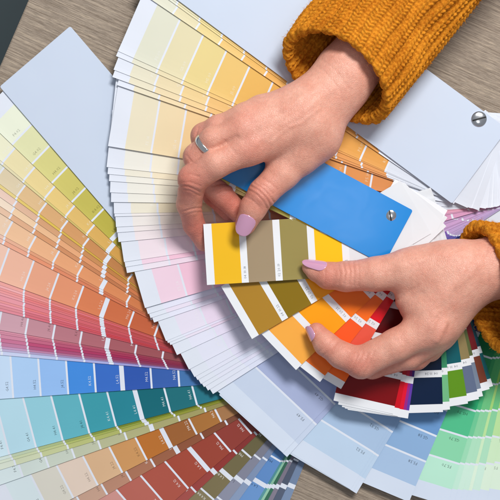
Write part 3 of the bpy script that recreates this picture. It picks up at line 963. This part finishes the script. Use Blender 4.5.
creases2 = [
 ([(358, 260, 64), (359, 273, 70), (358, 286, 64)], 0.9, -0.35, 16),
 ([(322, 262, 54), (325, 272, 58), (324, 284, 54)], 0.9, -0.35, 16),
 ([(346, 378, 60), (353, 366, 74), (357, 354, 66)], 0.9, -0.5, 22),
 ([(360, 378, 60), (369, 366, 76), (373, 350, 68)], 0.9, -0.45, 22),
 ([(322, 356, 56), (331, 349, 60), (337, 341, 56)], 0.9, -0.5, 18),
 ([(318, 352, 54), (327, 345, 58), (333, 337, 54)], 0.9, -0.45, 18),
 ([(424, 336, 80), (432, 322, 86), (440, 314, 86)], 1.3, -0.35, 24),
 ([(474, 256, 84), (456, 280, 86), (446, 300, 84), (444, 318, 82)], 1.8, 0.4, 26),
 ([(464, 250, 82), (440, 262, 86), (420, 282, 82)], 1.8, 0.35, 26),
 ([(343, 264, 62), (345, 272, 67), (343, 283, 62)], 1.0, -0.7, 16),
 ([(348, 262, 63), (350, 272, 68), (348, 284, 63)], 1.0, -0.7, 16),
 ([(353, 262, 63), (354, 272, 68), (353, 285, 63)], 0.9, -0.5, 16),
 ([(338, 265, 60), (340, 273, 65), (338, 283, 60)], 0.9, -0.4, 16),
 ([(398, 312, 66), (410, 302, 76), (422, 294, 84)], 4.0, -1.0, 30),
 ([(392, 304, 66), (402, 298, 74), (414, 288, 80)], 1.2, -0.5, 26),
 ([(486, 246, 74), (484, 262, 82), (486, 282, 74)], 1.4, -0.35, 24),
 ([(386, 294, 68), (398, 300, 74)], 1.3, -0.5, 20),
 ([(350, 372, 60), (358, 362, 74), (362, 352, 66)], 1.1, -0.6, 22),
 ([(355, 376, 60), (364, 365, 75), (367, 352, 66)], 1.0, -0.6, 22),
 ([(436, 340, 78), (442, 330, 84), (446, 322, 84)], 3.0, 1.3, 24),
 ([(426, 342, 78), (434, 330, 84), (438, 320, 84)], 4.0, -0.7, 24),
 ([(480, 262, 84), (440, 300, 90), (432, 326, 88)], 4.5, 0.9, 26),
 ([(470, 244, 80), (430, 256, 84), (400, 266, 78)], 4.0, 0.6, 26),
]
blush2 = [(318, 332, 40, 16, .75), (334, 350, 50, 18, .5), (358, 364, 66, 20, .6), (436, 336, 74, 18, .2), (330, 276, 54, 20, .6), (350, 274, 60, 16, .4),
          (396, 318, 50, 18, .8), (380, 368, 44, 26, .6), (420, 362, 40, 26, .6), (400, 340, 46, 20, .6)]
hand2, fld2 = hand_mesh('hand', person, (42, -150, 14), (312, 22, 104), palm2, [index2, middle2, ring2, pinky2, thumb2], [9, 8, 8, 8, 12], creases2, blush2, merge=1.2)
hand2['label'] = 'lower hand with thumb and bent index finger on the held pages'
nail(hand2, J(325.5, 273.5, 49.5, 1)[:3], J(307.5, 267.3, 46, 1)[:3], (0.0, 0.8, 1), 11.8, 24.5, 0.62, r_tip=7.2)
nail(hand2, J(320.5, 337, 46.5, 1)[:3], J(314.5, 327, 43.5, 1)[:3], (-1.0, -0.25, 0.55), 10.2, 15.0, 0.72, r_tip=9.0)

# ------------------------------------------------------------------ knitted sleeves
def sleeve(parent, c0, axis, zc, Rh, Rv, length, shear, label, tiltpx=0.0, seed=0, grow=0.0, zrise=0.0, vscale=1.0):
    """c0: pixel centre of the cuff mouth, axis: pixel direction the sleeve runs, Rh/Rv half width and half height."""
    f0 = (H - zc) / H
    C = np.array([(c0[0] - 250) * f0, (250 - c0[1]) * f0, zc])
    a = np.array([axis[0], -axis[1], 0.0]); a /= np.linalg.norm(a)
    side = np.cross((0, 0, 1), a); up = np.array([0, 0, 1.0])
    NR, PER = 23, 19
    nth = NR * PER
    inner = 46.0
    ds = 0.75
    s_in = np.arange(inner, 0, -ds * 1.5)
    lip = 4.2
    prof = [(t, -1.0) for t in s_in]                       # (distance along, radial layer)
    nl = 8
    for i in range(nl + 1):
        an = math.pi * i / nl
        prof.append((-lip * 0.55 * math.sin(an), -math.cos(an)))
    s_out = np.arange(ds, length, ds)
    prof += [(t, 1.0) for t in s_out]
    T = np.array([p[0] for p in prof]); Ly = np.array([p[1] for p in prof])
    th = np.arange(nth) * 2 * math.pi / nth
    # arc-length running coordinate for the stitches
    sc = np.concatenate([[0], np.cumsum(np.hypot(np.diff(T), np.diff(Ly) * lip / 2))])
    Tg, TH = np.meshgrid(T, th, indexing='ij')
    LG = np.meshgrid(Ly, th, indexing='ij')[0]; SG = np.meshgrid(sc, th, indexing='ij')[0]
    rs = np.random.default_rng(seed)
    ph = rs.random(12) * 6.28
    wob = 0.10 * np.sin(Tg / 26 + ph[0] + 2 * np.sin(TH)) + 0.06 * np.sin(Tg / 11 + ph[1] + 3 * TH)
    ribc = TH / (2 * math.pi) * NR + wob
    x = ribc - np.floor(ribc) - 0.5
    ribid = np.floor(ribc).astype(int) % NR
    roff = rs.random(NR)[ribid]
    pitch = 4.9
    st = SG / pitch + roff * 0.6 + 0.12 * np.sin(SG / 19 + ribid)
    ax_ = np.abs(x)
    lob = np.sqrt(np.clip(1 - ((ax_ - 0.15) / 0.19) ** 2, 0, 1))
    stch = 0.5 + 0.5 * np.cos(2 * math.pi * (st - ax_ * 2.0))
    stch = stch ** 0.6
    knit = lob * (2.9 + 1.6 * stch)
    purl = np.where(ax_ > 0.30, 0.7 * (0.5 + 0.5 * np.cos(2 * math.pi * (st + 0.5))) * np.clip((ax_ - 0.30) / 0.1, 0, 1), 0)
    hgt = knit + purl
    big = 1.6 * np.sin(Tg / 30 + ph[2] + 1.3 * np.sin(TH + ph[3])) + 1.2 * np.sin(3 * TH + ph[4] + Tg / 40) + 0.8 * np.sin(5 * TH + ph[5] - Tg / 22)
    fade = np.clip((Tg + 6) / 30, 0.3, 1)
    rad = LG * lip / 2 + big * fade + np.where(LG >= 0, 1, -1) * hgt * np.clip(np.abs(LG) + 0.25, 0, 1) * 1.0
    # lip edge: let stitches scallop the very edge
    edge = np.exp(-(Tg / 2.5) ** 2) * (1 - np.abs(LG))
    g = 1 + grow * np.clip(Tg, 0, None) / 100
    ct, sn = np.cos(TH), np.sin(TH)
    rh = Rh * g; rv = Rv * g
    nxn = ct / Rh; nzn = sn / Rv; nn = np.hypot(nxn, nzn); nxn /= nn; nzn /= nn
    sh = shear * sn + tiltpx * ct + 1.6 * np.sin(2 * TH + ph[6]) 
    al = Tg + sh * np.clip(1 - Tg / 90, 0, 1) - edge * hgt * 0.6
    X = C + a * al[..., None] + side * ((ct * rh + nxn * rad))[..., None] + up * ((sn * rv + nzn * rad) + zrise * np.clip(Tg, 0, None))[..., None]
    V = X.reshape(-1, 3)
    n0, n1 = X.shape[:2]
    i = np.arange(n0 - 1)[:, None]; j = np.arange(n1)[None, :]; j2 = (j + 1) % n1
    Q = np.stack([i * n1 + j, i * n1 + j2, (i + 1) * n1 + j2, (i + 1) * n1 + j], -1).reshape(-1, 4)
    # stray wool fibres: thin curved blades standing off the yarn
    du = np.roll(X, -1, 1) - np.roll(X, 1, 1); dv = np.gradient(X, axis=0)
    Nn = np.cross(du, dv); Nn /= np.linalg.norm(Nn, axis=2)[..., None] + 1e-9
    if (Nn * (X - (C + a * Tg[..., None])))[len(s_in) + 60:].sum() < 0: Nn = -Nn
    nf = 15000
    ri = rs.integers(len(s_in) - 12, n0 - 2, nf); rj = rs.integers(0, n1, nf)
    P0 = X[ri, rj]; N0 = Nn[ri, rj]
    rd = rs.normal(size=(nf, 3)); rd -= N0 * (rd * N0).sum(1)[:, None]; rd /= np.linalg.norm(rd, axis=1)[:, None]
    ln = rs.uniform(1.4, 5.0, nf)[:, None]
    wd = np.cross(rd, N0) * 0.10
    P1 = P0 + N0 * ln * 0.38 + rd * ln * 0.45; P2 = P0 + N0 * ln * 0.42 + rd * ln + rs.normal(size=(nf, 3)) * 0.3
    P0 = P0 - N0 * 0.3
    FV = np.stack([P0 - wd, P0 + wd, P1 + wd, P1 - wd, P2], 1).reshape(-1, 3)
    k = (len(V) + np.arange(nf) * 5)[:, None]
    fq = np.concatenate([k, k + 1, k + 2, k + 3], 1); ft = np.concatenate([k + 3, k + 2, k + 4], 1)
    V = np.concatenate([V, FV])
    Q = Q.tolist() + fq.tolist() + ft.tolist()
    o = build('sweater_sleeve', V, Q, M_WOOL, parent, (0, 0, 0), smooth=True)
    o['label'] = label
    return o, X

sleeve(person, (337, 76), (0.63, -0.78), 60, 55, 33, 240, 26, 'mustard knit cuff around the upper wrist', seed=1, tiltpx=0.0)
sleeve(person, (487, 286), (0.96, 0.10), 58, 56, 33, 200, 15, 'mustard knit cuff at the right edge', seed=2, tiltpx=-17.0)

# ------------------------------------------------------------------ light
def area(name, loc_u, target_u, size, power, col, size_y=None):
    l = bpy.data.lights.new(name, 'AREA'); l.energy = power; l.color = col
    l.shape = 'RECTANGLE'; l.size = size; l.size_y = size_y or size
    o = bpy.data.objects.new(name, l); COL.objects.link(o)
    o.location = Vector(loc_u) * S
    d = (Vector(target_u) - Vector(loc_u))
    o.rotation_euler = d.to_track_quat('-Z', 'Y').to_euler()
    return o
area('window_light', (600, 1200, 1850), (0, 0, 0), 0.60, 31.0, (1.0, 0.985, 0.96), 0.36)
area('cover_sheen_fill', (380, 0, 1500), (100, 0, 0), 0.15, 0.5, (0.93, 0.96, 1.0))  # unseen fill lamp, added to put a sheen on the blue cover
world = bpy.data.worlds.new('World'); scene.world = world; world.use_nodes = True
bg = world.node_tree.nodes['Background']
bg.inputs['Color'].default_value = (0.86, 0.92, 1.0, 1); bg.inputs['Strength'].default_value = 0.35

# ------------------------------------------------------------------ camera
cam = bpy.data.cameras.new('camera'); co = bpy.data.objects.new('camera', cam); COL.objects.link(co)
co.location = (0, 0, H * S); co.rotation_euler = (0, 0, 0)
cam.sensor_width = 36; cam.lens = 36 * H / 500.0
cam.clip_start = 0.01; cam.clip_end = 20
scene.camera = co
scene.view_settings.view_transform = 'Standard'; scene.view_settings.look = 'None'
scene.view_settings.exposure = 0.0; scene.view_settings.gamma = 1.0
scene.render.film_transparent = False
